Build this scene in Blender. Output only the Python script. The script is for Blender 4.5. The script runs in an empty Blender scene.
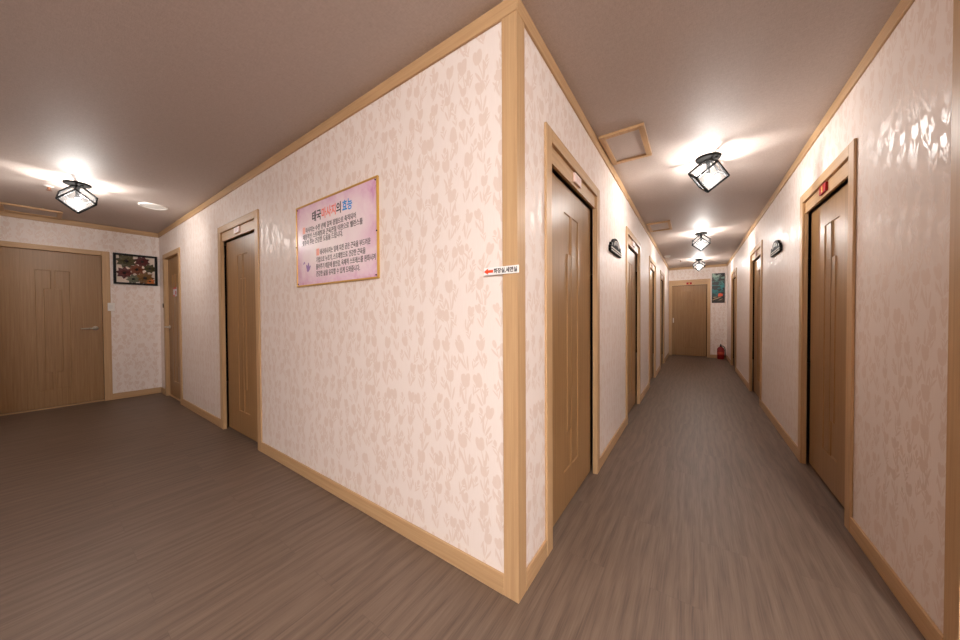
import bpy, bmesh, math, random
from mathutils import Vector, Matrix
random.seed(7)
sc = bpy.context.scene
COL = sc.collection
H = 2.40          # ceiling height
W = 1.264         # width of the right corridor
L = 6.05          # length of the left hall
D = 8.886         # end of the right corridor
YB = -1.72        # back wall of the left hall
XB = -2.1         # where the hall widens behind the viewpoint
YC = -3.6         # wall behind the viewpoint
YR = 0.53         # near end of the right corridor wall
XR = 4.2          # right end of the space behind the viewpoint
PI = math.pi

# ------------------------------------------------------------------ mesh helpers
def box(bm, x0, x1, y0, y1, z0, z1, bev=0.0):
    r = bmesh.ops.create_cube(bm, size=1.0)
    vs = r['verts']
    for v in vs:
        v.co = Vector(((x0 + x1) / 2 + v.co.x * (x1 - x0), (y0 + y1) / 2 + v.co.y * (y1 - y0), (z0 + z1) / 2 + v.co.z * (z1 - z0)))
    if bev:
        es = list({e for v in vs for e in v.link_edges})
        bmesh.ops.bevel(bm, geom=es, offset=bev, segments=2, affect='EDGES', profile=0.5)

def tube(bm, p, q, r, seg=12, r2=None):
    p, q = Vector(p), Vector(q)
    d = q - p
    m = Matrix.Translation((p + q) / 2) @ d.to_track_quat('Z', 'Y').to_matrix().to_4x4()
    bmesh.ops.create_cone(bm, cap_ends=True, segments=seg, radius1=r, radius2=r if r2 is None else r2, depth=d.length, matrix=m)

def lathe(bm, prof, seg=32, mat=None):
    rings = []
    for (r, z) in prof:
        ring = []
        for k in range(seg):
            a = 2 * PI * k / seg
            co = Vector((r * math.cos(a), r * math.sin(a), z))
            ring.append(bm.verts.new(mat @ co if mat else co))
        rings.append(ring)
    for a, b in zip(rings, rings[1:]):
        for k in range(seg):
            bm.faces.new((a[k], a[(k + 1) % seg], b[(k + 1) % seg], b[k]))
    bm.faces.new(list(reversed(rings[0])))
    bm.faces.new(rings[-1])

def sphere(bm, c, r, u=20, v=12, sc_=(1, 1, 1)):
    bmesh.ops.create_uvsphere(bm, u_segments=u, v_segments=v, radius=r, matrix=Matrix.Translation(c) @ Matrix.Diagonal((*sc_, 1)))

def poly_prism(bm, pts, y0, y1):
    """polygon in the x-z plane pushed from y0 to y1"""
    a = [bm.verts.new((x, y0, z)) for x, z in pts]
    b = [bm.verts.new((x, y1, z)) for x, z in pts]
    n = len(pts)
    bm.faces.new(a); bm.faces.new(list(reversed(b)))
    for i in range(n):
        bm.faces.new((a[i], b[i], b[(i + 1) % n], a[(i + 1) % n]))

def link(name, bm, m, parent=None, smooth=False):
    bmesh.ops.recalc_face_normals(bm, faces=bm.faces)
    me = bpy.data.meshes.new(name)
    bm.to_mesh(me); bm.free()
    for x in (m if isinstance(m, (list, tuple)) else [m]):
        me.materials.append(x)
    if smooth:
        for p in me.polygons: p.use_smooth = True
    o = bpy.data.objects.new(name, me); COL.objects.link(o)
    if parent is not None: o.parent = parent
    return o

def part(name, m, parent, *boxes, bev=0.0):
    bm = bmesh.new()
    for b in boxes: box(bm, *b, bev=bev)
    return link(name, bm, m, parent)

def tag(o, label, cat=None, group=None, kind=None):
    o['label'] = label
    if cat: o['category'] = cat
    if group: o['group'] = group
    if kind: o['kind'] = kind
    return o

def empty(name, loc, rz, label, cat, group=None, kind=None):
    o = bpy.data.objects.new(name, None); COL.objects.link(o)
    o.empty_display_size = 0.05
    o.location = loc; o.rotation_euler = (0, 0, rz)
    return tag(o, label, cat, group, kind)

def copy_tree(o, parent=None):
    c = o.copy(); COL.objects.link(c)
    if parent is not None: c.parent = parent
    for ch in list(o.children): copy_tree(ch, c)
    return c

# ------------------------------------------------------------------ materials
def s2l(c):
    return tuple(((v / 255) / 12.92 if v / 255 <= 0.04045 else ((v / 255 + 0.055) / 1.055) ** 2.4) for v in c) + (1.0,)

class NT:
    def __init__(s, name):
        s.m = bpy.data.materials.new(name); s.m.use_nodes = True
        s.t = s.m.node_tree; s.b = s.t.nodes['Principled BSDF']; s.out = s.t.nodes['Material Output']
    def n(s, ty, **kw):
        nd = s.t.nodes.new(ty)
        for k, v in kw.items(): setattr(nd, k, v)
        return nd
    def l(s, a, b): s.t.links.new(a, b)
    def math(s, op, a, b=None, c=None, clamp=False):
        nd = s.n('ShaderNodeMath', operation=op, use_clamp=clamp)
        for i, v in enumerate((a, b, c)):
            if v is None: continue
            if isinstance(v, (int, float)): nd.inputs[i].default_value = v
            else: s.l(v, nd.inputs[i])
        return nd.outputs[0]
    def mix(s, f, a, b, blend='MIX'):
        nd = s.n('ShaderNodeMix', data_type='RGBA', blend_type=blend)
        for sock, v in ((nd.inputs['Factor'], f), (nd.inputs[6], a), (nd.inputs[7], b)):
            if isinstance(v, (int, float, tuple)): sock.default_value = v
            else: s.l(v, sock)
        return nd.outputs[2]
    def mapping(s, vec, sc_=(1, 1, 1), loc=(0, 0, 0), rot=(0, 0, 0), ty='POINT'):
        nd = s.n('ShaderNodeMapping', vector_type=ty)
        nd.inputs['Location'].default_value = loc; nd.inputs['Rotation'].default_value = rot; nd.inputs['Scale'].default_value = sc_
        s.l(vec, nd.inputs['Vector']); return nd.outputs[0]
    def noise(s, vec, scale, detail=3, rough=0.55, dist=0.0):
        nd = s.n('ShaderNodeTexNoise'); nd.inputs['Scale'].default_value = scale; nd.inputs['Detail'].default_value = detail
        nd.inputs['Roughness'].default_value = rough; nd.inputs['Distortion'].default_value = dist
        s.l(vec, nd.inputs['Vector']); return nd.outputs['Fac']
    def ramp(s, f, stops):
        nd = s.n('ShaderNodeValToRGB'); e = nd.color_ramp.elements
        while len(e) < len(stops): e.new(0.5)
        for el, (p, c) in zip(e, stops): el.position = p; el.color = c
        s.l(f, nd.inputs[0]); return nd.outputs[0]
    def bump(s, h, strength, dist):
        nd = s.n('ShaderNodeBump'); nd.inputs['Strength'].default_value = strength; nd.inputs['Distance'].default_value = dist
        s.l(h, nd.inputs['Height']); s.l(nd.outputs[0], s.b.inputs['Normal'])
    def set(s, color=None, rough=None, spec=None, metal=None):
        for k, v in (('Base Color', color), ('Roughness', rough), ('Specular IOR Level', spec), ('Metallic', metal)):
            if v is None: continue
            if isinstance(v, (int, float, tuple)): s.b.inputs[k].default_value = v
            else: s.l(v, s.b.inputs[k])

def plain(name, c, rough=0.5, spec=0.5, metal=0.0, var=0.06):
    t = NT(name)
    co = t.n('ShaderNodeTexCoord').outputs['Object']
    f = t.noise(co, 40, 3)
    a = s2l(c); d = tuple(v * (1 - var) for v in a[:3]) + (1,); u = tuple(min(1, v * (1 + var)) for v in a[:3]) + (1,)
    t.set(t.mix(f, d, u), rough, spec, metal)
    return t.m

def wood(name, light, dark, axis, rough=0.45, scale=1.0, contrast=1.0):
    t = NT(name)
    co = t.n('ShaderNodeTexCoord').outputs['Object']
    sv = [70 * scale] * 3; sv[axis] = 1.6 * scale
    v = t.mapping(co, tuple(sv))
    f1 = t.noise(v, 1.0, 4, 0.6, 0.4)
    sv2 = [420 * scale] * 3; sv2[axis] = 6 * scale
    f2 = t.noise(t.mapping(co, tuple(sv2)), 1.0, 2, 0.5)
    f = t.math('ADD', t.math('MULTIPLY', f1, 0.65), t.math('MULTIPLY', f2, 0.35))
    lo = 0.5 - 0.22 / contrast; hi = 0.5 + 0.22 / contrast
    c = t.ramp(f, [(lo, s2l(dark)), (hi, s2l(light))])
    t.set(c, rough, 0.4)
    t.bump(f2, 0.12, 0.001)
    return t.m

def make_wallpaper():
    t = NT('tulip_wallpaper')
    uv = t.n('ShaderNodeUVMap'); uv.uv_map = 'UVMap'
    v0 = uv.outputs[0]
    nz = t.n('ShaderNodeTexNoise'); nz.inputs['Scale'].default_value = 16; nz.inputs['Detail'].default_value = 1
    t.l(v0, nz.inputs['Vector'])
    sub = t.n('ShaderNodeVectorMath', operation='SUBTRACT'); t.l(nz.outputs['Color'], sub.inputs[0]); sub.inputs[1].default_value = (.5, .5, .5)
    scl = t.n('ShaderNodeVectorMath', operation='SCALE'); t.l(sub.outputs[0], scl.inputs[0]); scl.inputs['Scale'].default_value = 0.012
    add = t.n('ShaderNodeVectorMath', operation='ADD'); t.l(v0, add.inputs[0]); t.l(scl.outputs[0], add.inputs[1])
    P = add.outputs[0]
    def layer(cw, ch, loc, shapes, jit, tilt):
        q = t.mapping(P, (1 / cw, 1 / ch, 1), loc)
        vo = t.n('ShaderNodeTexVoronoi', voronoi_dimensions='2D', feature='F1'); vo.inputs['Scale'].default_value = 1.0
        vo.inputs['Randomness'].default_value = jit
        t.l(q, vo.inputs['Vector'])
        d = t.n('ShaderNodeVectorMath', operation='SUBTRACT'); t.l(q, d.inputs[0]); t.l(vo.outputs['Position'], d.inputs[1])
        loc_ = t.mapping(d.outputs[0], (cw, ch, 1))
        cc = t.n('ShaderNodeSeparateColor'); t.l(vo.outputs['Color'], cc.inputs[0])
        ro = t.n('ShaderNodeVectorRotate', rotation_type='Z_AXIS'); t.l(loc_, ro.inputs['Vector'])
        t.l(t.math('MULTIPLY', t.math('SUBTRACT', cc.outputs[0], .5), tilt), ro.inputs['Angle'])
        sz = t.n('ShaderNodeVectorMath', operation='SCALE'); t.l(ro.outputs[0], sz.inputs[0])
        t.l(t.math('ADD', .82, t.math('MULTIPLY', cc.outputs[1], .55)), sz.inputs['Scale'])
        # every second stalk leans its leaves the other way
        sx = t.n('ShaderNodeVectorMath', operation='MULTIPLY'); t.l(sz.outputs[0], sx.inputs[0])
        cb = t.n('ShaderNodeCombineXYZ'); t.l(t.math('SIGN', t.math('SUBTRACT', cc.outputs[2], .5)), cb.inputs[0]); cb.inputs[1].default_value = 1
        t.l(cb.outputs[0], sx.inputs[1])
        out = None
        for (u, v, rx, ry, ang) in shapes:
            mp = t.mapping(sx.outputs[0], (rx, ry, 1), (u, v, 0), (0, 0, ang), 'TEXTURE')
            ln = t.n('ShaderNodeVectorMath', operation='LENGTH'); t.l(mp, ln.inputs[0])
            out = ln.outputs['Value'] if out is None else t.math('MINIMUM', out, ln.outputs['Value'])
        return out
    c1 = layer(.092, .138, (.2, .1, 0), [(-.008, .042, .0130, .0255, .20), (.008, .042, .0130, .0255, -.20), (0, .032, .0190, .0210, 0),
                                        (.001, -.022, .0023, .050, .03), (.015, -.026, .0056, .036, -.26), (-.014, -.040, .0050, .032, .30), (.026, -.006, .0036, .022, .2)], .48, .7)
    c2 = layer(.074, .106, (.63, .57, 0), [(0, .020, .0090, .0155, .1), (.0, -.015, .0018, .030, .05), (.011, -.010, .0038, .020, -.5), (-.010, -.020, .0038, .021, .45), (-.011, .004, .0034, .011, 1.0)], .7, .9)
    cur = t.math('MINIMUM', c1, c2)
    mr = t.n('ShaderNodeMapRange', interpolation_type='SMOOTHSTEP')
    t.l(cur, mr.inputs['Value'])
    for k, x in (('From Min', 0.9), ('From Max', 1.1), ('To Min', 1.0), ('To Max', 0.0)): mr.inputs[k].default_value = x
    mask = mr.outputs[0]
    fib = t.noise(t.mapping(v0, (260, 14, 1)), 1.0, 2)
    base = t.mix(fib, s2l(WP_A), s2l(WP_B))
    flo = t.mix(fib, s2l(WP_C), s2l(WP_D))
    t.set(t.mix(mask, base, flo))
    r = t.math('SUBTRACT', WP_R, t.math('MULTIPLY', mask, WP_R - WP_RF))
    t.set(rough=r, spec=t.math('ADD', WP_S, t.math('MULTIPLY', mask, WP_SF - WP_S)))
    hgt = t.math('ADD', t.math('MULTIPLY', fib, 0.5), t.math('MULTIPLY', mask, 0.35))
    t.bump(hgt, 0.12, 0.0015)
    return t.m

WP_A, WP_B = (235, 222, 214), (242, 231, 225)
WP_C, WP_D = (224, 205, 193), (232, 214, 203)
WP_R, WP_RF, WP_S, WP_SF = 0.6, 0.37, 0.16, 0.45
CEIL = ((180, 165, 156), (195, 181, 173))

def make_ceiling():
    t = NT('ceiling_paper')
    co = t.n('ShaderNodeTexCoord').outputs['Object']
    a = t.noise(t.mapping(co, (330, 60, 1)), 1.0, 2); b = t.noise(t.mapping(co, (60, 330, 1)), 1.0, 2)
    f = t.math('MULTIPLY', t.math('ADD', a, b), 0.5)
    t.set(t.ramp(f, [(.35, s2l(CEIL[0])), (.65, s2l(CEIL[1]))]), 0.62, 0.8)
    t.bump(f, 0.5, 0.002)
    return t.m

def make_floor():
    t = NT('grey_brown_plank_vinyl')
    co = t.n('ShaderNodeTexCoord').outputs['Object']
    sw = t.mapping(co, (1, 1, 1), (0.37, 0.11, 0), (0, 0, PI / 2))
    br = t.n('ShaderNodeTexBrick', offset=0.37, offset_frequency=2, squash=1.0)
    t.l(sw, br.inputs['Vector'])
    for k, x in (('Scale', 1.0), ('Brick Width', 1.2), ('Row Height', 0.18), ('Mortar Size', 0.0011), ('Mortar Smooth', 0.3), ('Bias', 0.0)):
        br.inputs[k].default_value = x
    br.inputs['Color1'].default_value = (0, 0, 0, 1); br.inputs['Color2'].default_value = (1, 1, 1, 1); br.inputs['Mortar'].default_value = (.5, .5, .5, 1)
    cr = t.n('ShaderNodeSeparateColor'); t.l(br.outputs['Color'], cr.inputs[0])
    rv = cr.outputs[0]
    # every plank takes its own stretch of grain
    cmb = t.n('ShaderNodeCombineXYZ'); t.l(t.math('MULTIPLY', rv, 7.3), cmb.inputs[0]); t.l(t.math('MULTIPLY', rv, 3.1), cmb.inputs[1])
    ad = t.n('ShaderNodeVectorMath', operation='ADD'); t.l(co, ad.inputs[0]); t.l(cmb.outputs[0], ad.inputs[1])
    f1 = t.noise(t.mapping(ad.outputs[0], (64, 2.4, 1)), 1.0, 6, 0.66, 0.7)
    f2 = t.noise(t.mapping(ad.outputs[0], (210, 5.0, 1)), 1.0, 3, 0.6)
    wv = t.n('ShaderNodeTexWave', wave_type='BANDS', bands_direction='X'); t.l(t.mapping(ad.outputs[0], (1, .16, 1)), wv.inputs['Vector'])
    for k, x in (('Scale', 5.0), ('Distortion', 14.0), ('Detail', 3.0), ('Detail Scale', 1.0), ('Detail Roughness', .6)): wv.inputs[k].default_value = x
    f = t.math('ADD', t.math('ADD', t.math('MULTIPLY', f1, 0.36), t.math('MULTIPLY', f2, 0.46)), t.math('MULTIPLY', wv.outputs['Fac'], 0.10))
    f = t.math('ADD', f, t.math('MULTIPLY', t.math('SUBTRACT', rv, 0.5), 0.03))
    c = t.ramp(f, [(.30, s2l(FLR[0])), (.48, s2l(FLR[1])), (.68, s2l(FLR[2]))])
    c = t.mix(t.math('MULTIPLY', br.outputs['Fac'], 0.25), c, s2l((62, 50, 42)))
    t.set(c, t.math('ADD', 0.40, t.math('MULTIPLY', f2, 0.12)), 0.4)
    t.bump(t.math('SUBTRACT', f2, t.math('MULTIPLY', br.outputs['Fac'], 0.6)), 0.15, 0.001)
    return t.m
FLR = ((92, 75, 63), (115, 96, 82), (131, 112, 98))

M_paper = make_wallpaper()
M_ceil = make_ceiling()
M_floor = make_floor()
TRIM = ((206, 171, 129), (178, 140, 100))
DOOR = ((166, 129, 87), (134, 98, 60))
M_trim = [wood('oak_trim_x', *TRIM, 0), wood('oak_trim_y', *TRIM, 1), wood('oak_trim_z', *TRIM, 2)]
M_door = wood('oak_door_skin', *DOOR, 2, rough=0.38, scale=1.0)
M_jamb = wood('oak_jamb', *TRIM, 2)
M_grey = plain('dark_grey_metal', (26, 26, 26), 0.65, 0.1)
M_dark = plain('black_lamp_metal', (32, 31, 30), 0.7, 0.08)
M_chrome = plain('brushed_steel', (214, 206, 194), 0.4, 0.5, 0.55)
M_white = plain('white_plastic', (236, 232, 226), 0.4)
M_black = plain('black_painted_wood', (24, 22, 21), 0.5, 0.2)
M_iron = plain('dark_bronze', (19, 17, 16), 0.65, 0.12)
M_ivory = plain('ivory_lettering', (200, 190, 178), 0.5)
M_brown = plain('brown_brass', (140, 95, 70), 0.4, 0.5, 0.4)

def make_glass():
    t = NT('thin_clear_glass')
    tr = t.n('ShaderNodeBsdfTransparent'); tr.inputs[0].default_value = (.97, .97, .97, 1)
    tl = t.n('ShaderNodeBsdfTranslucent'); tl.inputs[0].default_value = (1, 1, 1, 1)
    haze = t.n('ShaderNodeMixShader'); haze.inputs[0].default_value = 0.011; t.l(tr.outputs[0], haze.inputs[1]); t.l(tl.outputs[0], haze.inputs[2])
    gl = t.n('ShaderNodeBsdfGlossy'); gl.inputs['Roughness'].default_value = 0.03
    lw = t.n('ShaderNodeLayerWeight'); lw.inputs['Blend'].default_value = 0.5
    fr = t.math('ADD', 0.045, t.math('MULTIPLY', t.math('POWER', lw.outputs['Facing'], 5.0), 0.9), clamp=True)
    mx = t.n('ShaderNodeMixShader'); t.l(fr, mx.inputs[0]); t.l(haze.outputs[0], mx.inputs[1]); t.l(gl.outputs[0], mx.inputs[2])
    t.l(mx.outputs[0], t.out.inputs['Surface'])
    return t.m
M_glass = make_glass()

def make_bulb():
    t = NT('lit_bulb')
    t.set((0.9, 0.9, 0.9, 1), 0.4)
    t.b.inputs['Emission Color'].default_value = BULB_C
    t.b.inputs['Emission Strength'].default_value = BULB_E
    return t.m
BULB_C = (1.0, 0.96, 0.92, 1); BULB_E = 920.0
M_bulb = make_bulb()
DOME_C = (1.0, 0.985, 0.97, 1); DOME_E = 580.0

# ------------------------------------------------------------------ room shell
def struct(name, bm, m, label, cat):
    return tag(link(name, bm, m), label, cat, kind='structure')

bm = bmesh.new(); box(bm, -L - .2, XR + .2, YC - .2, D + .2, -.08, 0)
struct('floor', bm, M_floor, 'grey brown wood-plank vinyl floor running through hall and corridor', 'floor')
bm = bmesh.new(); box(bm, -L - .2, XR + .2, YC - .2, D + .2, H, H + .06)
struct('ceiling', bm, M_ceil, 'beige papered ceiling over hall and corridor', 'ceiling')

def wall(name, loc, rz, length, holes, label, th=0.02, u0=0.0):
    """wall in local coords: x 0..length along it, front at y=0, th deep; holes = (x0, x1, z_top)"""
    bm = bmesh.new()
    x = 0.0
    for (a, b, zt) in sorted(holes):
        if a > x: box(bm, x, a, 0, th, 0, H)
        box(bm, a, b, 0, th, zt, H)
        x = b
    if x < length: box(bm, x, length, 0, th, 0, H)
    uvl = bm.loops.layers.uv.new('UVMap')
    for f in bm.faces:
        for lp in f.loops:
            c = lp.vert.co; lp[uvl].uv = (u0 + c.x, c.z)
    o = struct(name, bm, M_paper, label, 'wall')
    o.location = loc; o.rotation_euler = (0, 0, rz)
    return o

DW = 0.99          # outside width of a sliding door's frame
A1 = -3.42; A2 = -5.78; A2W = 0.895
BY = [0.277, 2.37, 4.34, 6.26]
CY = [2.315, 4.98, 7.75]   # far edge of each door on the right wall
EW = 0.92
h = lambda x0, w: (x0 + .055, x0 + w - .055, 2.0)
wall('wall_left', (-L, 0, 0), 0, L, [h(A2 + L, A2W), h(A1 + L, DW)], 'tulip wallpapered wall of the left hall carrying the pink poster')
wall('wall_middle', (0, 0, 0), PI / 2, D, [h(y, DW) for y in BY], 'tulip wallpapered left side wall of the long corridor', u0=.2)
wall('wall_right', (W, D, 0), -PI / 2, D - YR, [h(D - y, DW) for y in CY], 'tulip wallpapered right side wall of the long corridor', u0=.31)
wall('wall_end', (0, D, 0), 0, W, [h(0.004, EW)], 'short wallpapered wall closing the far end of the corridor')
FY = -1.413; FW = 0.93
wall('wall_far_left', (-L, YB, 0), PI / 2, -YB, [h(FY - YB, FW)], 'wallpapered wall at the left end of the hall around the wide door', u0=.1)
wall('wall_hall_back', (XB, YB, 0), PI, XB + L, [], 'wallpapered wall of the left hall opposite the poster')
wall('wall_side', (XB, YC, 0), PI / 2, YB - YC, [], 'wallpapered wall closing the left of the space behind the viewpoint')
wall('wall_back', (XR, YC, 0), PI, XR - XB, [], 'wallpapered wall behind the viewpoint')
wall('wall_lobby_end', (XR, YR, 0), -PI / 2, YR - YC, [], 'wallpapered wall closing the right of the space behind the viewpoint')
wall('wall_lobby', (W + .02, YR, 0), 0, XR - W - .02, [], 'wallpapered wall turning right from the near end of the right corridor wall')

# trims: crown mouldings, corner post, baseboards
def bar(name, x0, x1, y0, y1, z0, z1, axis, label, cat, bev=.003):
    bm = bmesh.new(); box(bm, x0, x1, y0, y1, z0, z1, bev)
    return struct(name, bm, M_trim[axis], label, cat)
CT, CH = .012, .066
def crown(name, x0, x1, y0, y1, axis, label):
    return bar(name, x0, x1, y0, y1, H - CH, H, axis, label, 'crown moulding', .003)
crown('trim_1', -L, CT, -CT, 0, 0, 'light oak crown moulding above the poster wall')
crown('trim_2', 0, CT, 0, D, 1, 'light oak crown moulding along the left side of the long corridor')
crown('trim_3', W - CT, W, YR, D, 1, 'light oak crown moulding along the right side of the long corridor')
crown('trim_4', -L, -L + CT, YB, -CT, 1, 'light oak crown moulding above the wide door at the hall end')
crown('trim_5', CT, W - CT, D - CT, D, 0, 'light oak crown moulding across the far end of the corridor')
bm = bmesh.new()
pts = [(-.058, .002), (-.058, -.009), (.009, -.009), (.009, .060), (-.002, .060), (-.002, .002)]
lo = [bm.verts.new((x, y, 0.001)) for x, y in pts]; hi = [bm.verts.new((x, y, H - .002)) for x, y in pts]
bm.faces.new(lo); bm.faces.new(list(reversed(hi)))
for i in range(6): bm.faces.new((lo[i], hi[i], hi[(i + 1) % 6], lo[(i + 1) % 6]))
struct('trim_6', bm, M_trim[2], 'light oak corner post where the hall wall meets the corridor wall', 'corner trim')

bm = bmesh.new(); pts = [(W - .009, .592), (W - .009, YR - .009), (W + .058, YR - .009), (W + .058, YR - .0005), (W - .0005, YR - .0005), (W - .0005, .592)]
lo = [bm.verts.new((x, y, 0.001)) for x, y in pts]; hi = [bm.verts.new((x, y, H - .002)) for x, y in pts]
bm.faces.new(lo); bm.faces.new(list(reversed(hi)))
for i in range(6): bm.faces.new((lo[i], hi[i], hi[(i + 1) % 6], lo[(i + 1) % 6]))
struct('trim_7', bm, M_trim[2], 'oak corner post at the right edge, at the near end of the right corridor wall', 'corner trim')

BT, BH = .011, .085
nb = {}
def baseb(side, a, b, label):
    if b - a < .012: return
    nm = 'baseboard_' + side
    if side == 'left': r = (a, b, -BT, 0); ax = 0
    elif side == 'middle': r = (0, BT, a, b); ax = 1
    elif side == 'right': r = (W - BT, W, a, b); ax = 1
    elif side == 'end': r = (a, b, D - BT, D); ax = 0
    elif side == 'far_left': r = (-L, -L + BT, a, b); ax = 1
    bm = bmesh.new(); box(bm, *r, 0, BH, .003)
    struct(nm, bm, M_trim[ax], label, 'baseboard')
baseb('left', A1 + DW, -.058, 'oak baseboard under the pink poster')
baseb('left', A2 + A2W, A1, 'oak baseboard between narrow corner door and the poster wall sliding door')
baseb('left', -L + BT, A2, 'stub of oak baseboard left of the narrow corner door')
baseb('middle', .060, BY[0], 'oak baseboard between the corner post and the nearest left door of the corridor')
baseb('middle', BY[0] + DW, BY[1], 'oak baseboard below the left wall plaque of the corridor')
baseb('middle', BY[1] + DW, BY[2], 'oak baseboard between second and third left doors of the corridor')
baseb('middle', BY[2] + DW, BY[3], 'oak baseboard between third and fourth left doors of the corridor')
baseb('middle', BY[3] + DW, D - BT, 'oak baseboard between last left door and corridor end')
baseb('right', .592, CY[0] - DW, 'oak baseboard at lower right between corner post and nearest right door')
baseb('right', CY[0], CY[1] - DW, 'oak baseboard below the right wall plaque of the corridor')
baseb('right', CY[1], CY[2] - DW, 'oak baseboard between the last two right doors of the corridor')
baseb('right', CY[2], D - BT, 'oak baseboard beside the fire extinguisher along the right wall')
baseb('end', .004 + EW, W - BT, 'oak baseboard behind the fire extinguisher under the tall picture')
baseb('far_left', FY + FW, -BT, 'oak baseboard under the flower picture')

# ------------------------------------------------------------------ doors
CW = .07           # casing width
def frame_parts(root, w, ztop=2.05, depth=.02):
    bm = bmesh.new()
    f = -.0125
    box(bm, 0, CW, f, 0, 0, ztop, .003); box(bm, w - CW, w, f, 0, 0, ztop, .003)
    return_top = (CW, w - CW, f, 0, ztop - .063, ztop)
    o = link('door_casing', bm, M_trim[2], root)
    bm = bmesh.new(); box(bm, *return_top, .003)
    link('head_casing', bm, M_trim[0], root)
    bm = bmesh.new()
    box(bm, .056, CW, 0.0005, depth, 0, ztop - .052); box(bm, w - CW, w - .056, 0.0005, depth, 0, ztop - .052)
    box(bm, CW, w - CW, 0.0005, depth, ztop - .063, ztop - .052)
    link('door_jamb', bm, M_jamb, root)

def leaf_mesh(x0, x1, y0, y1, z0, z1, cx, s=1.0):
    """door slab with two tall C-shaped sunken fields either side of a centre rib"""
    xs = [x0, cx - .130 * s, cx - .064 * s, cx - .014 * s, cx + .014 * s, cx + .064 * s, cx + .130 * s, x1]
    zs = [z0, .235, .46, 1.505, 1.74, z1]
    bm = bmesh.new()
    g = [[bm.verts.new((x, y0, z)) for z in zs] for x in xs]
    sunk = []
    for i in range(len(xs) - 1):
        for j in range(len(zs) - 1):
            f = bm.faces.new((g[i][j], g[i + 1][j], g[i + 1][j + 1], g[i][j + 1]))
            outer = i in (1, 5) and j in (1, 2, 3)
            inner = i in (2, 4) and j in (1, 3)
            if outer or inner: sunk.append(f)
    bmesh.ops.recalc_face_normals(bm, faces=bm.faces)
    for f in bm.faces:
        f.normal_update()
    if bm.faces[0].normal.y > 0:
        bmesh.ops.reverse_faces(bm, faces=bm.faces)
    bmesh.ops.inset_region(bm, faces=sunk, thickness=.005, depth=-.005, use_even_offset=True)
    # sides and back
    b = [bm.verts.new((x, y1, z)) for x, z in ((x0, z0), (x1, z0), (x1, z1), (x0, z1))]
    n, m_ = len(xs) - 1, len(zs) - 1
    bm.faces.new([g[i][0] for i in range(n + 1)] + [b[1], b[0]])
    bm.faces.new([g[n][j] for j in range(m_ + 1)] + [b[2], b[1]])
    bm.faces.new([g[i][m_] for i in range(n, -1, -1)] + [b[3], b[2]])
    bm.faces.new([g[0][j] for j in range(m_, -1, -1)] + [b[0], b[3]])
    bm.faces.new(b)
    return bm

M_platered = plain('red_plate', (168, 34, 40), 0.5, 0.2)
M_platepink = plain('pale_pink_plate', (240, 214, 208), 0.3)
M_gold = plain('golden_mark', (236, 196, 96), 0.4)
M_plateedge = plain('plate_edge', (150, 128, 112), 0.5)

def number_plate(root, cx, z, y, red, s=1.0):
    bm = bmesh.new(); box(bm, cx - .060 * s, cx + .060 * s, y - .013, y, z - .027 * s, z + .027 * s, .002)
    p = link('number_plate', bm, M_platered if red else M_platepink, root)
    tag(p, 'small red number plate with a yellow mark' if red else 'small pale pink number plate')
    bm = bmesh.new()
    if red:
        poly_prism(bm, [(cx - .008, z - .020), (cx + .009, z - .020), (cx + .009, z + .021), (cx + .002, z + .021), (cx - .014, z + .012), (cx - .013, z + .005), (cx - .008, z + .007)], y - .0145, y - .012)
        link('numeral', bm, M_gold, p)
    else:
        box(bm, cx - .030, cx + .030, y - .0136, y - .012, z - .012, z + .012)
        link('plate_panel', bm, plain('rose_print', (226, 190, 184), 0.4), p)
    return p

door_n = [0]
def sliding_door(loc, rz, w, label, slot='x1', red=False, knob=None, wl=None):
    door_n[0] += 1
    r = empty('door_%d' % door_n[0], loc, rz, label, 'sliding door', kind='structure')
    frame_parts(r, w)
    bm = bmesh.new(); box(bm, CW, w - CW, .004, .019, 1.905, 1.987)
    link('header_panel', bm, M_trim[0], r)
    a, b = (CW - .05, w - CW - .012) if slot == 'x1' else (CW + .012, w - CW + .05)
    bm = leaf_mesh(a, b, .035, .070, .020, 1.897, w / 2)
    lf = link('door_leaf', bm, M_door, r)
    part('centre_bead', M_door, lf, (w / 2 - .004, w / 2 + .004, .0322, .0349, .235, 1.74), bev=.001)
    number_plate(r, w / 2, 1.952, .004, red)
    if knob is not None:
        bm = bmesh.new(); box(bm, knob - .012, knob + .012, .028, .0349, .90, 1.03, .003)
        pl = link('pull_plate', bm, M_chrome, lf)
        tag(pl, 'small steel pull plate')
    return r

def lever(parent, x, y, z, dirx, name='lever_handle'):
    """round rose, neck and a lever pointing to dirx; y is the leaf's face, room side is -y"""
    bm = bmesh.new()
    lathe(bm, [(.026, 0), (.027, .006), (.022, .011), (.012, .012), (.011, .048)], 24, Matrix.Translation((x, y, z)) @ Matrix.Rotation(PI / 2, 4, 'X'))
    tube(bm, (x, y - .046, z), (x + dirx * .06, y - .048, z - .002), .0095, 12, .0085)
    tube(bm, (x + dirx * .058, y - .048, z - .002), (x + dirx * .115, y - .042, z - .004), .0088, 12, .007)
    sphere(bm, (x, y - .046, z), .0125); sphere(bm, (x + dirx * .115, y - .042, z - .004), .0075)
    o = link(name, bm, M_chrome, parent, True)
    tag(o, 'steel lever handle')
    return o

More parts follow.
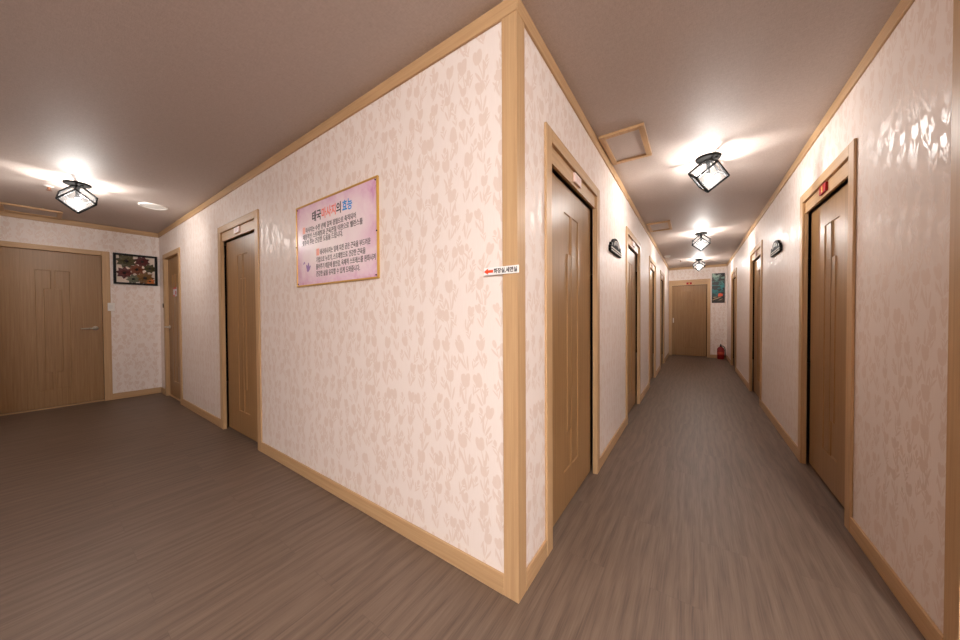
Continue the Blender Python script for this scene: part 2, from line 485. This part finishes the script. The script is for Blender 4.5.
def swing_door(loc, rz, w, label, handle_x, dirx):
    door_n[0] += 1
    r = empty('door_%d' % door_n[0], loc, rz, label, 'door', kind='structure')
    frame_parts(r, w, 2.045, .06)
    bm = leaf_mesh(CW + .003, w - CW - .003, .030, .065, .020, 1.979, w / 2)
    lf = link('door_leaf', bm, M_door, r)
    part('centre_bead', M_door, lf, (w / 2 - .004, w / 2 + .004, .0272, .0299, .235, 1.74), bev=.001)
    lever(lf, handle_x, .030, 1.0, dirx)
    bm = bmesh.new(); box(bm, CW, w - CW, .02, .075, 0, .014, .002)
    link('threshold', bm, M_trim[0], r)
    return r

sliding_door((A1, 0, 0), 0, DW, 'oak sliding door in the poster wall of the left hall', slot='x0')
d = swing_door((A2, 0, 0), 0, A2W, 'narrow oak door with a small sticker at the hall corner', CW + .055, 1)
names_b = ['nearest oak sliding door on the left of the corridor, beside the corner post',
           'second oak sliding door along the left of the corridor, past the wall plaque',
           'third oak sliding door along the left of the corridor',
           'fourth and last oak sliding door along the left of the corridor']
for y, nm in zip(BY, names_b): sliding_door((0, y, 0), PI / 2, DW, nm)
names_c = ['oak sliding door with red number plate on the right of the corridor',
           'oak sliding door on the right of the corridor just past the wall plaque',
           'farthest oak sliding door on the right, near the fire extinguisher']
for k, (y, nm) in enumerate(zip(CY, names_c)): sliding_door((W, y, 0), -PI / 2, DW, nm, slot='x0', red=(k == 0))
sliding_door((.004, D, 0), 0, EW, 'oak door with red plate closing the far end of the corridor', red=True, knob=CW + .035)
swing_door((-L, FY, 0), PI / 2, FW, 'wide oak door with steel lever at the left end of the hall', FW - CW - .065, -1)

# sticker and tag on the narrow corner door (fixed to its leaf and casing)
leaf = [c for c in d.children if c.name.startswith('door_leaf')][0]
bm = bmesh.new(); box(bm, .36, .535, .0275, .0299, 1.43, 1.555)
st = tag(link('door_sticker', bm, plain('sticker_pale', (206, 206, 222), 0.4), leaf), 'small red, white and blue sticker')
M_stred = plain('sticker_red', (196, 60, 66), 0.4); M_stblue = plain('sticker_blue', (112, 130, 190), 0.4)
part('sticker_print', M_stred, st, (.36, .535, .0265, .0275, 1.53, 1.555), (.36, .44, .0265, .0275, 1.43, 1.452), (.47, .52, .0265, .0275, 1.455, 1.50))
bm = bmesh.new(); box(bm, .73, .815, .0275, .0299, 1.69, 1.81)
tag(link('door_notice', bm, plain('pale_paper', (224, 204, 186), 0.6), leaf), 'small pale paper tag')
bm = bmesh.new(); box(bm, .012, .034, -.022, -.0161, 1.28, 1.34, .002)
tag(link('latch_plate', bm, M_iron, d), 'small dark latch plate')

# ------------------------------------------------------------------ ceiling lamps: glass cube hung by one corner
def make_lamp(label, loc, th):
    r = empty('cube_ceiling_lamp', loc, math.radians(th), label, 'ceiling lamp', 'cube ceiling lamps')
    a = .158; s = math.sqrt(3) * a; R = a * math.sqrt(2 / 3); zt = 0.0
    T = Vector((0, 0, zt)); B = Vector((0, 0, zt - s))
    U = [Vector((R * math.cos(k * 2 * PI / 3), R * math.sin(k * 2 * PI / 3), zt - s / 3)) for k in range(3)]
    Q = [Vector((R * math.cos(k * 2 * PI / 3 + PI / 3), R * math.sin(k * 2 * PI / 3 + PI / 3), zt - 2 * s / 3)) for k in range(3)]
    bm = bmesh.new()
    lathe(bm, [(.083, -.0005), (.084, -.006), (.080, -.016), (.060, -.022), (.034, -.024), (.030, -.034), (.0, -.034)][:-1], 40)
    link('canopy', bm, M_dark, r, False)
    for k in range(2):
        bm = bmesh.new()
        y = .060 * (1 if k else -1)
        lathe(bm, [(.009, -.036), (.011, -.030), (.011, -.019), (.006, -.016)], 14, Matrix.Translation((0, y, 0)))
        link('canopy_nut', bm, M_dark, r)
    # frame bars
    bm = bmesh.new()
    cen = (T + B) / 2
    def bar_(p, q, wd=.0070):
        p, q = Vector(p), Vector(q)
        d_ = (q - p).normalized()
        mid = (p + q) / 2
        out = (mid - cen).normalized(); side = d_.cross(out).normalized()
        ps = []
        for e in (p - d_ * .003, q + d_ * .003):
            for (u, v) in ((1, 1), (-1, 1), (-1, -1), (1, -1)):
                ps.append(bm.verts.new(e + side * u * wd + out * v * wd * .8))
        for i in range(4): bm.faces.new((ps[i], ps[(i + 1) % 4], ps[4 + (i + 1) % 4], ps[4 + i]))
        bm.faces.new(ps[:4][::-1]); bm.faces.new(ps[4:])
    for k in range(3):
        st_ = T + (U[k] - T) * .14
        bar_(st_, U[k]); bar_(U[k], Q[k]); bar_(U[k], Q[k - 1]); bar_(Q[k], B)
    link('cube_frame', bm, M_grey, r)
    # glass panes
    sh = lambda p: cen + (p - cen) * .975
    quads = []
    for k in range(3):
        quads.append((B, Q[k - 1], U[k], Q[k]))
        quads.append((T + (U[k] - T) * .16, U[k], Q[k], U[(k + 1) % 3], T + (U[(k + 1) % 3] - T) * .16))
    for qd in quads:
        bm = bmesh.new(); bm.faces.new([bm.verts.new(sh(p)) for p in qd])
        link('glass_pane', bm, M_glass, r)
    bm = bmesh.new(); tube(bm, (0, 0, -.030), (0, 0, -.138), .014, 16)
    link('bulb_socket', bm, M_grey, r)
    bm = bmesh.new()
    prof = [(.011, 0), (.014, -.006), (.016, -.020), (.016, -.060), (.014, -.074), (.009, -.082), (.003, -.085)]
    lathe(bm, [(rr, z - .135) for rr, z in prof], 24)
    tag(link('light_bulb', bm, M_bulb, r, True), 'glowing warm white bulb')
    return r
lamp = make_lamp('nearest cube lamp on the corridor ceiling, in front of the wooden hatch', (.667, 2.0, H), 54)
def dup_lamp(label, x, y, th):
    o = copy_tree(lamp); o.location = (x, y, H); o.rotation_euler = (0, 0, math.radians(th)); o['label'] = label
    return o
dup_lamp('cube lamp halfway down the corridor ceiling, second of three', .664, 4.85, 28)
dup_lamp('smallest looking cube lamp on the corridor ceiling, nearest the end wall', .664, 7.64, 30)
dup_lamp('cube lamp on the left hall ceiling in front of the wide door', -4.17, -.84, 112)
r = empty('unseen_dome_lamp', (1.6, -2.2, H), 0, 'unseen round white dome lamp added behind the viewpoint to light the near corner', 'ceiling lamp')  # unseen lamp of assumed dome form, added to supply light on the near corner
bm = bmesh.new(); lathe(bm, [(.165, -.0005), (.168, -.012), (.160, -.022)], 40); link('base_ring', bm, M_dark, r)
bm = bmesh.new(); lathe(bm, [(.150, -.022), (.150, -.055), (.136, -.085), (.105, -.108), (.060, -.122), (.010, -.126)], 40)
t = NT('lit_opal_dome'); t.set((.9, .9, .9, 1), .4)
t.b.inputs['Emission Color'].default_value = DOME_C; t.b.inputs['Emission Strength'].default_value = DOME_E
tag(link('dome_diffuser', bm, t.m, r, True), 'glowing white dome')

# ------------------------------------------------------------------ hatches, sprinklers, detectors on the ceiling
def hatch(loc, sx, sy, label):
    r = empty('ceiling_hatch', loc, 0, label, 'ceiling hatch', 'ceiling hatches')
    b = .036; t = .020
    bm = bmesh.new()
    box(bm, 0, sx, 0, b, -t, -.0005, .003); box(bm, 0, sx, sy - b, sy, -t, -.0005, .003)
    box(bm, 0, b, b, sy - b, -t, -.0005, .003); box(bm, sx - b, sx, b, sy - b, -t, -.0005, .003)
    link('hatch_frame', bm, M_trim[1], r)
    bm = bmesh.new(); box(bm, b, sx - b, b, sy - b, -.006, -.0005)
    link('hatch_panel', bm, M_ceil, r)
    return r
hatch((.022, 1.185, H), .285, .475, 'nearest oak framed ceiling hatch, against the left corridor wall')
hatch((.028, 3.76, H), .285, .48, 'farther oak framed ceiling hatch, above the second left corridor door')
hatch((-5.985, -1.30, H), .41, .425, 'oak framed ceiling hatch in the left hall above the wide door')

def sprinkler(loc, label):
    r = empty('sprinkler_head', loc, 0, label, 'sprinkler', 'sprinkler heads')
    bm = bmesh.new(); lathe(bm, [(.030, -.0005), (.030, -.004), (.018, -.010), (.010, -.011)], 20)
    link('escutcheon', bm, M_white, r)
    bm = bmesh.new(); lathe(bm, [(.011, -.010), (.012, -.030), (.006, -.034), (.006, -.040), (.018, -.041), (.018, -.044), (.004, -.045)], 16)
    link('nozzle', bm, M_brown, r)
sprinkler((.311, 7.54, H), 'small brown sprinkler on the corridor ceiling beside the farthest lamp')
sprinkler((-4.47, -.99, H), 'small brown sprinkler on the left hall ceiling beside the cube lamp')

r = empty('ceiling_vent', (-4.443, -.303, H), 0, 'flat round white ceiling disc with a rim, in the left hall', 'ceiling fixture')
bm = bmesh.new()
lathe(bm, [(.118, -.0005), (.118, -.008), (.110, -.013), (.096, -.013), (.093, -.007)], 40)
link('rim', bm, M_white, r, False)
bm = bmesh.new(); lathe(bm, [(.093, -.004), (.093, -.0085), (.03, -.011)], 40)
link('face_disc', bm, M_white, r)
r = empty('smoke_detector', (.095, 6.72, H), 0, 'small white domed detector near the crown moulding, far down the corridor', 'smoke detector')
bm = bmesh.new(); lathe(bm, [(.062, -.0005), (.062, -.012), (.056, -.020)], 28); link('base', bm, M_white, r)
bm = bmesh.new(); lathe(bm, [(.043, -.019), (.040, -.034), (.024, -.045), (.006, -.048)], 28); link('dome', bm, M_white, r, True)

# ------------------------------------------------------------------ poster
def text(name, s, size, m, parent, x, z, y, align='LEFT', bold=0.0, width=None, ext=.0003, label=None):
    c = bpy.data.curves.new(name, 'FONT'); c.body = s; c.size = size; c.align_x = align; c.extrude = ext; c.offset = bold
    c.resolution_u = 2
    o = bpy.data.objects.new(name, c); COL.objects.link(o)
    bpy.context.view_layer.update()
    dg = bpy.context.evaluated_depsgraph_get()
    me = bpy.data.meshes.new_from_object(o.evaluated_get(dg))
    bpy.data.objects.remove(o); bpy.data.curves.remove(c)
    if width:
        xs = [v.co.x for v in me.vertices]
        k = width / (max(xs) - min(xs)); x -= min(xs) * k
    else: k = 1.0
    me.transform(Matrix.Translation((x, y, z)) @ Matrix.Rotation(PI / 2, 4, 'X') @ Matrix.Diagonal((k, 1, 1, 1)))
    me.materials.clear(); me.materials.append(m)
    o = bpy.data.objects.new(name, me); COL.objects.link(o); o.parent = parent
    if label: o['label'] = label
    return o

def make_poster_mat():
    t = NT('pink_watercolour_print')
    co = t.n('ShaderNodeTexCoord').outputs['Object']
    n1 = t.noise(co, 5.5, 4, .6, .6); n2 = t.noise(t.mapping(co, (1, 1, 1), (3, 1, 2)), 9, 5, .65, .8)
    sp = t.n('ShaderNodeSeparateXYZ'); t.l(co, sp.inputs[0])
    # printed border wash: deeper mauve towards the print's corners and edges
    dx = t.math('ABSOLUTE', t.math('DIVIDE', t.math('SUBTRACT', sp.outputs[0], .461), .461))
    dz = t.math('ABSOLUTE', t.math('DIVIDE', t.math('SUBTRACT', sp.outputs[2], .283), .283))
    e = t.math('ADD', t.math('POWER', dx, 5.0), t.math('POWER', dz, 4.0))
    f = t.math('ADD', t.math('MULTIPLY', e, .28), t.math('MULTIPLY', n1, .75))
    c = t.ramp(f, [(.28, s2l((250, 238, 238))), (.55, s2l((244, 222, 230))), (.95, s2l((226, 184, 212)))])
    sp2 = t.math('MULTIPLY', t.math('POWER', n2, 3.0), t.math('POWER', e, 1.0))
    c = t.mix(t.math('MULTIPLY', sp2, 2.2, clamp=True), c, s2l((204, 110, 176)))
    t.set(c, 0.22, 0.5)
    return t.m
PX, PZ, PW, PH = -1.768, 1.357, .922, .563
r = empty('wall_poster', (PX, 0, PZ), 0, 'pink text poster in a thin gold frame on the hall wall', 'poster')
part('print_sheet', make_poster_mat(), r, (.006, PW - .006, -.008, -.0005, .006, PH - .006))
fw = .011
M_goldf = plain('gold_frame', (214, 168, 84), 0.35, 0.5, 0.35)
part('poster_frame', M_goldf, r, (0, PW, -.013, -.0005, 0, fw), (0, PW, -.013, -.0005, PH - fw, PH), (0, fw, -.013, -.0005, fw, PH - fw), (PW - fw, PW, -.013, -.0005, fw, PH - fw), bev=.002)
for (x, z) in ((.02, .02), (PW - .02, .02), (.02, PH - .02), (PW - .02, PH - .02), (PW - .0065, PH / 2 - .02), (.0065, PH / 2)):
    bm = bmesh.new()
    lathe(bm, [(.004, .0), (.004, .0045), (.002, .006)], 10, Matrix.Translation((x, -.0085 if 0.01 < x < PW - .01 else -.0125, z)) @ Matrix.Rotation(PI / 2, 4, 'X'))
    link('frame_screw', bm, M_iron, r)
M_tblack = plain('print_black', (52, 46, 48), 0.5); M_tcoral = plain('print_coral', (240, 122, 106), 0.5); M_tpale = plain('print_pale_coral', (246, 168, 150), 0.5)
M_tblue = plain('print_blue', (40, 140, 214), 0.5); M_tgrey = plain('print_grey', (92, 80, 82), 0.5); M_mauve = plain('print_mauve', (150, 112, 170), 0.5)
ty = -.0083
for t_, m_, x0, x1, nm in (('태국', M_tblack, .218, .333, 'black'), ('마사지', M_tcoral, .340, .505, 'coral'), ('의', M_tblack, .511, .562, 'black'), ('효능', M_tblue, .578, .680, 'blue')):
    text('title_text', t_, .074, m_, r, x0, .436, ty, bold=.0018, label=nm + ' heading letters', width=x1 - x0)
def line(s, x0, x1, z, size=.040):
    text('body_text', s, size, M_tgrey, r, x0, z - .0145, ty, bold=.0007, width=x1 - x0)
part('initial_block', M_tpale, r, (.088, .122, -.0086, -.0079, .366, .410))
part('initial_block', M_tpale, r, (.268, .304, -.0086, -.0079, .197, .242))
line('마사지는 수천 년에 걸쳐 경험으로 축적되어', .130, .716, .384)
line('체험적인 스트레칭과 근육관절 이완으로 밸런스를', .088, .780, .340)
line('맞추어 주는 건강한 도움을 드립니다.', .085, .580, .300)
line('태국마사지는 일에 지친 굳은 근육을 부드러운', .312, .852, .216)
line('기법으로 누르기, 스트레칭으로 건강한 근육을', .264, .804, .168)
line('풀어주기 때문에 불안감, 육체적 스트레스를 완화시켜', .262, .895, .122)
line('건강한 삶을 유지할 수 있게 도와줍니다.', .262, .750, .075)
# little mauve flower print at lower left of the poster
bm = bmesh.new()
for k, (dx, dz, a, b, rt) in enumerate([(.122, .135, .010, .026, .5), (.137, .140, .011, .030, -.15), (.150, .128, .009, .026, -.7), (.132, .118, .016, .012, 0), (.085, .172, .006, .010, .6), (.074, .166, .004, .008, -.4)]):
    pts = []
    for i in range(14):
        u = 2 * PI * i / 14; x, z = a * math.cos(u), b * math.sin(u)
        pts.append((dx + x * math.cos(rt) - z * math.sin(rt), dz + x * math.sin(rt) + z * math.cos(rt)))
    poly_prism(bm, [(x + .022, z - .008) for x, z in pts], -.0081 - .0001 * k, -.0078)
link('flower_print', bm, M_mauve, r)

# ------------------------------------------------------------------ arrow sign on the corner post
r = empty('arrow_sign', (-.146, -.0095, 1.317), 0, 'small white sign with orange arrow across the corner post', 'sign')
part('sign_board', plain('sign_white', (244, 242, 240), 0.35), r, (0, .163, -.005, 0, 0, .031), bev=.0008)
bm = bmesh.new()
poly_prism(bm, [(.001, .0150), (.022, .002), (.020, .0095), (.046, .0095), (.046, .0205), (.020, .0205), (.022, .0280)][::-1], -.0058, -.0048)
link('arrow', bm, plain('arrow_orange', (255, 78, 30), 0.4), r)
text('sign_text', '화장실,세면실', .0215, plain('sign_black', (46, 42, 42), 0.5), r, .049, .0078, -.0052, bold=.0006, width=.108)

# ------------------------------------------------------------------ wall plaques
def plaque(loc, rz, label, flip):
    r = empty('wall_plaque', loc, rz, label, 'plaque', 'wall plaques')
    # outline, 0.44 wide: flat bar below, scalloped arch above
    out = [(-.215, -.055), (.215, -.055), (.222, -.040), (.222, -.012), (.200, .000), (.188, .022), (.165, .028), (.150, .020)]
    for i in range(13):
        u = PI * i / 12; out.append((-.0 + .138 * math.cos(u), .018 + .060 * math.sin(u)))
    out += [(-.150, .020), (-.165, .028), (-.188, .022), (-.200, .000), (-.222, -.012), (-.222, -.040)]
    if flip: out = [(-x, z) for x, z in out][::-1]
    bm = bmesh.new(); poly_prism(bm, out, -.020, -.001)
    link('back_board', bm, M_iron, r)
    bm = bmesh.new()
    box(bm, -.205, .205, -.024, -.019, -.028, -.021); box(bm, -.205, .205, -.024, -.019, -.048, -.041)
    pr = [(.098 * math.cos(PI * i / 10), .006 + .052 * math.sin(PI * i / 10)) for i in range(11)]
    pr2 = [(.086 * math.cos(PI * i / 10), .010 + .042 * math.sin(PI * i / 10)) for i in range(11)]
    for i in range(10):
        a0, a1, b0, b1 = pr[i], pr[i + 1], pr2[i], pr2[i + 1]
        poly_prism(bm, [a0, a1, b1, b0], -.024, -.019)
    link('raised_border', bm, M_ivory, r)
    mo = bpy.data.materials.get('pewter_relief') or plain('pewter_relief', (120, 112, 108), 0.4, 0.5, 0.4)
    for (x, z, a, b) in ((0, .034, .026, .018), (-.054, .024, .020, .012), (.054, .024, .020, .012), (-.175, .008, .012, .012), (.175, .008, .012, .012)):
        bm = bmesh.new()
        poly_prism(bm, [(x + a * math.cos(2 * PI * i / 12), z + b * math.sin(2 * PI * i / 12)) for i in range(12)], -.023, -.0195)
        link('ornament', bm, mo, r)
    return r
plaque((0, 1.815, 1.727), PI / 2, 'dark arched plaque on the left corridor wall between two doors', False)
plaque((W, 3.165, 1.800), -PI / 2, 'dark arched plaque on the right corridor wall between two doors', True)

# ------------------------------------------------------------------ flower picture and switch on the far left wall
r = empty('flower_picture', (-L, -.454, 1.610), PI / 2, 'black framed picture of dark red, olive and orange flowers', 'picture')
pw, ph, f = .428, .432, .026
part('picture_frame', M_black, r, (0, pw, -.030, -.0005, 0, f), (0, pw, -.030, -.0005, ph - f, ph), (0, f, -.030, -.0005, f, ph - f), (pw - f, pw, -.030, -.0005, f, ph - f), bev=.003)
part('backing_board', plain('cream_backing', (226, 206, 190), 0.6), r, (f, pw - f, -.006, -.0005, f, ph - f))
cm = {'olive': plain('olive_petal', (70, 60, 22), 0.5), 'red': plain('dark_red_petal', (84, 20, 16), 0.5), 'grey': plain('grey_green_petal', (98, 98, 78), 0.5),
      'amber': plain('amber_petal', (112, 74, 16), 0.5), 'rust': plain('rust_petal', (110, 54, 22), 0.5), 'orange': plain('orange_petal', (190, 108, 50), 0.5)}
M_core = plain('flower_core', (34, 24, 22), 0.5)
def flower(x, z, rad, n, c, ph0, y):
    bm = bmesh.new()
    for layer, (k, q) in enumerate(((1.0, 0), (.68, .5))):
        for i in range(n):
            a = ph0 + 2 * PI * (i + q) / n
            dx, dz = math.cos(a), math.sin(a)
            px_, pz_ = -dz, dx
            wdt = rad * k * .30
            yy = y - .004 * layer
            b0 = bm.verts.new((x, yy - .002, z)); tip = bm.verts.new((x + dx * rad * k, yy - .005, z + dz * rad * k))
            l_ = bm.verts.new((x + dx * rad * k * .55 + px_ * wdt, yy - .001, z + dz * rad * k * .55 + pz_ * wdt))
            r_ = bm.verts.new((x + dx * rad * k * .55 - px_ * wdt, yy - .001, z + dz * rad * k * .55 - pz_ * wdt))
            md = bm.verts.new((x + dx * rad * k * .5, yy - .007, z + dz * rad * k * .5))
            bk = bm.verts.new((x + dx * rad * k * .5, yy + .002, z + dz * rad * k * .5))
            for t_ in ((b0, l_, md), (b0, md, r_), (l_, tip, md), (md, tip, r_), (b0, bk, l_), (b0, r_, bk), (l_, bk, tip), (bk, r_, tip)): bm.faces.new(t_)
    o = link('flower', bm, cm[c], r); o['label'] = {'olive': 'olive', 'red': 'dark red', 'grey': 'grey green', 'amber': 'amber', 'rust': 'rust brown', 'orange': 'orange'}[c] + ' flower'
    bm = bmesh.new(); sphere(bm, (x, y - .009, z), rad * .20, 10, 6); link('flower_core', bm, M_core, o)
def fpx(u, v): return (pw * (u - 140) / 515, ph * (1 - (v - (88 + (u - 140) * .1)) / (362 - (u - 140) * .05)))
for (u, v, rd, n, c, a) in ((285, 185, .090, 9, 'olive', .2), (470, 195, .072, 8, 'red', .5), (405, 285, .070, 8, 'rust', .1), (560, 275, .062, 8, 'olive', .3),
                            (262, 322, .074, 8, 'red', .7), (362, 395, .062, 8, 'grey', .2), (500, 385, .085, 9, 'amber', .0), (560, 425, .050, 7, 'orange', .4)):
    x, z = fpx(u, v); flower(x, min(max(z, rd * .6 + .02), ph - rd * .6 - .02), rd * 1.2, n, c, a, -.011 - .0015 * random.random())

r = empty('light_switch', (-L + .0, -.512, 1.232), PI / 2, 'white light switch beside the wide door at the hall end', 'switch')
part('switch_plate', M_white, r, (.030, .064, -.017, -.0005, .004, .108), (0, .064, -.030, -.0172, 0, .112), bev=.004)
part('rocker', plain('rocker_white', (228, 224, 219), 0.4), r, (.014, .048, -.034, -.0295, .030, .082), bev=.002)

# ------------------------------------------------------------------ tall picture and extinguisher at the far end
def make_art():
    t = NT('teal_orange_abstract')
    co = t.n('ShaderNodeTexCoord').outputs['Object']
    n1 = t.noise(t.mapping(co, (7, 1, 13)), 1.0, 3, .6, .8)
    sp = t.n('ShaderNodeSeparateXYZ'); t.l(co, sp.inputs[0])
    up = t.math('DIVIDE', sp.outputs[2], .74)
    body = t.ramp(up, [(.0, s2l((40, 26, 20))), (.16, s2l((58, 40, 30))), (.24, s2l((12, 84, 88))), (.50, s2l((24, 118, 122))), (.72, s2l((70, 136, 128))), (.92, s2l((146, 172, 156)))])
    dark = t.ramp(n1, [(.47, s2l((20, 17, 18))), (.52, s2l((20, 17, 18)))])
    mk = t.ramp(n1, [(.47, (0, 0, 0, 1)), (.53, (1, 1, 1, 1))])
    c = t.mix(mk, dark, body)
    t.set(c, 0.3, 0.5)
    return t.m
r = empty('tall_picture', (.956, D, 1.425), 0, 'tall dark teal abstract picture with an orange patch on the end wall', 'picture')
part('canvas', make_art(), r, (0, .25, -.022, -.0005, 0, .742))
part('picture_edge', M_black, r, (-.006, 0, -.026, -.0005, -.006, .748), (.25, .256, -.026, -.0005, -.006, .748), (0, .25, -.026, -.0005, -.006, .0), (0, .25, -.026, -.0005, .742, .748))
bm = bmesh.new()
poly_prism(bm, [(.118, .150), (.215, .165), (.222, .215), (.190, .225), (.180, .240), (.128, .228), (.122, .190)], -.0235, -.021)
link('orange_patch', bm, plain('art_orange', (222, 84, 48), 0.4), r)
bm = bmesh.new()
poly_prism(bm, [(.010, .062), (.110, .098), (.185, .140), (.175, .150), (.09, .115), (.012, .085)], -.0233, -.021)
poly_prism(bm, [(.128, .050), (.20, .080), (.215, .100), (.16, .080)], -.0233, -.021)
poly_prism(bm, [(.02, .125), (.09, .135), (.10, .150), (.03, .148)], -.0233, -.021)
link('pale_stroke', bm, plain('art_pale', (170, 150, 120), 0.4), r)

r = empty('fire_extinguisher', (1.128, 8.70, 0), 0, 'red fire extinguisher standing in the corner at the corridor end', 'fire extinguisher')
M_red = plain('extinguisher_red', (150, 10, 14), 0.35)
bm = bmesh.new()
lathe(bm, [(.060, .001), (.072, .012), (.074, .030), (.074, .235), (.070, .262), (.055, .290), (.030, .308), (.022, .318)], 32)
link('cylinder', bm, M_red, r, True)
bm = bmesh.new(); lathe(bm, [(.020, .314), (.022, .322), (.022, .342), (.012, .350)], 20); link('valve', bm, M_iron, r)
bm = bmesh.new()
box(bm, -.012, .012, -.075, .010, .350, .358, .002); box(bm, -.010, .010, -.080, .006, .372, .380, .002); box(bm, -.010, .010, .0, .012, .350, .380, .002)
link('handle', bm, M_black, r)
bm = bmesh.new()
hp = [Vector(p) for p in ((.018, -.01, .335), (.050, -.02, .330), (.074, -.03, .305), (.084, -.03, .250), (.086, -.03, .150), (.084, -.03, .050))]
for p, q in zip(hp, hp[1:]): tube(bm, p, q, .009, 10)
for p in hp[1:-1]: sphere(bm, p, .009, 10, 6)
link('hose', bm, M_black, r, True)
bm = bmesh.new()
lathe(bm, [(.0746, .110), (.0746, .190)], 32)
link('paper_band', bm, plain('label_band', (196, 70, 48), 0.45), r, True)

# ------------------------------------------------------------------ camera, world, view
cam = bpy.data.cameras.new('camera'); co = bpy.data.objects.new('camera', cam); COL.objects.link(co)
yaw, pitch, roll = -0.6058984, -0.0143000, -0.0056376
cy, sy, cp, sp_ = math.cos(yaw), math.sin(yaw), math.cos(pitch), math.sin(pitch)
fwd = Vector((sy * cp, cy * cp, sp_)); rt = Vector((cy, -sy, 0)); up = rt.cross(fwd)
r2 = rt * math.cos(roll) + up * math.sin(roll); u2 = -rt * math.sin(roll) + up * math.cos(roll)
m = Matrix((r2, u2, -fwd)).transposed().to_4x4()
m.translation = (0.5796067, -1.0920400, 1.1544886)
co.matrix_world = m
cam.sensor_fit = 'HORIZONTAL'; cam.sensor_width = 36.0
cam.lens = 309.2506 / 960 * 36.0
cam.shift_y = -1.0738 / 960
cam.clip_start = 0.02
sc.camera = co
w = bpy.data.worlds.new('world'); sc.world = w; w.use_nodes = True
w.node_tree.nodes['Background'].inputs[0].default_value = (0.02, 0.018, 0.016, 1)
w.node_tree.nodes['Background'].inputs[1].default_value = 0.05
sc.view_settings.view_transform = 'Standard'
sc.view_settings.look = 'None'
sc.view_settings.exposure = EXPO = 0.0
sc.view_settings.gamma = 1.0
sc.view_settings.use_curve_mapping = False
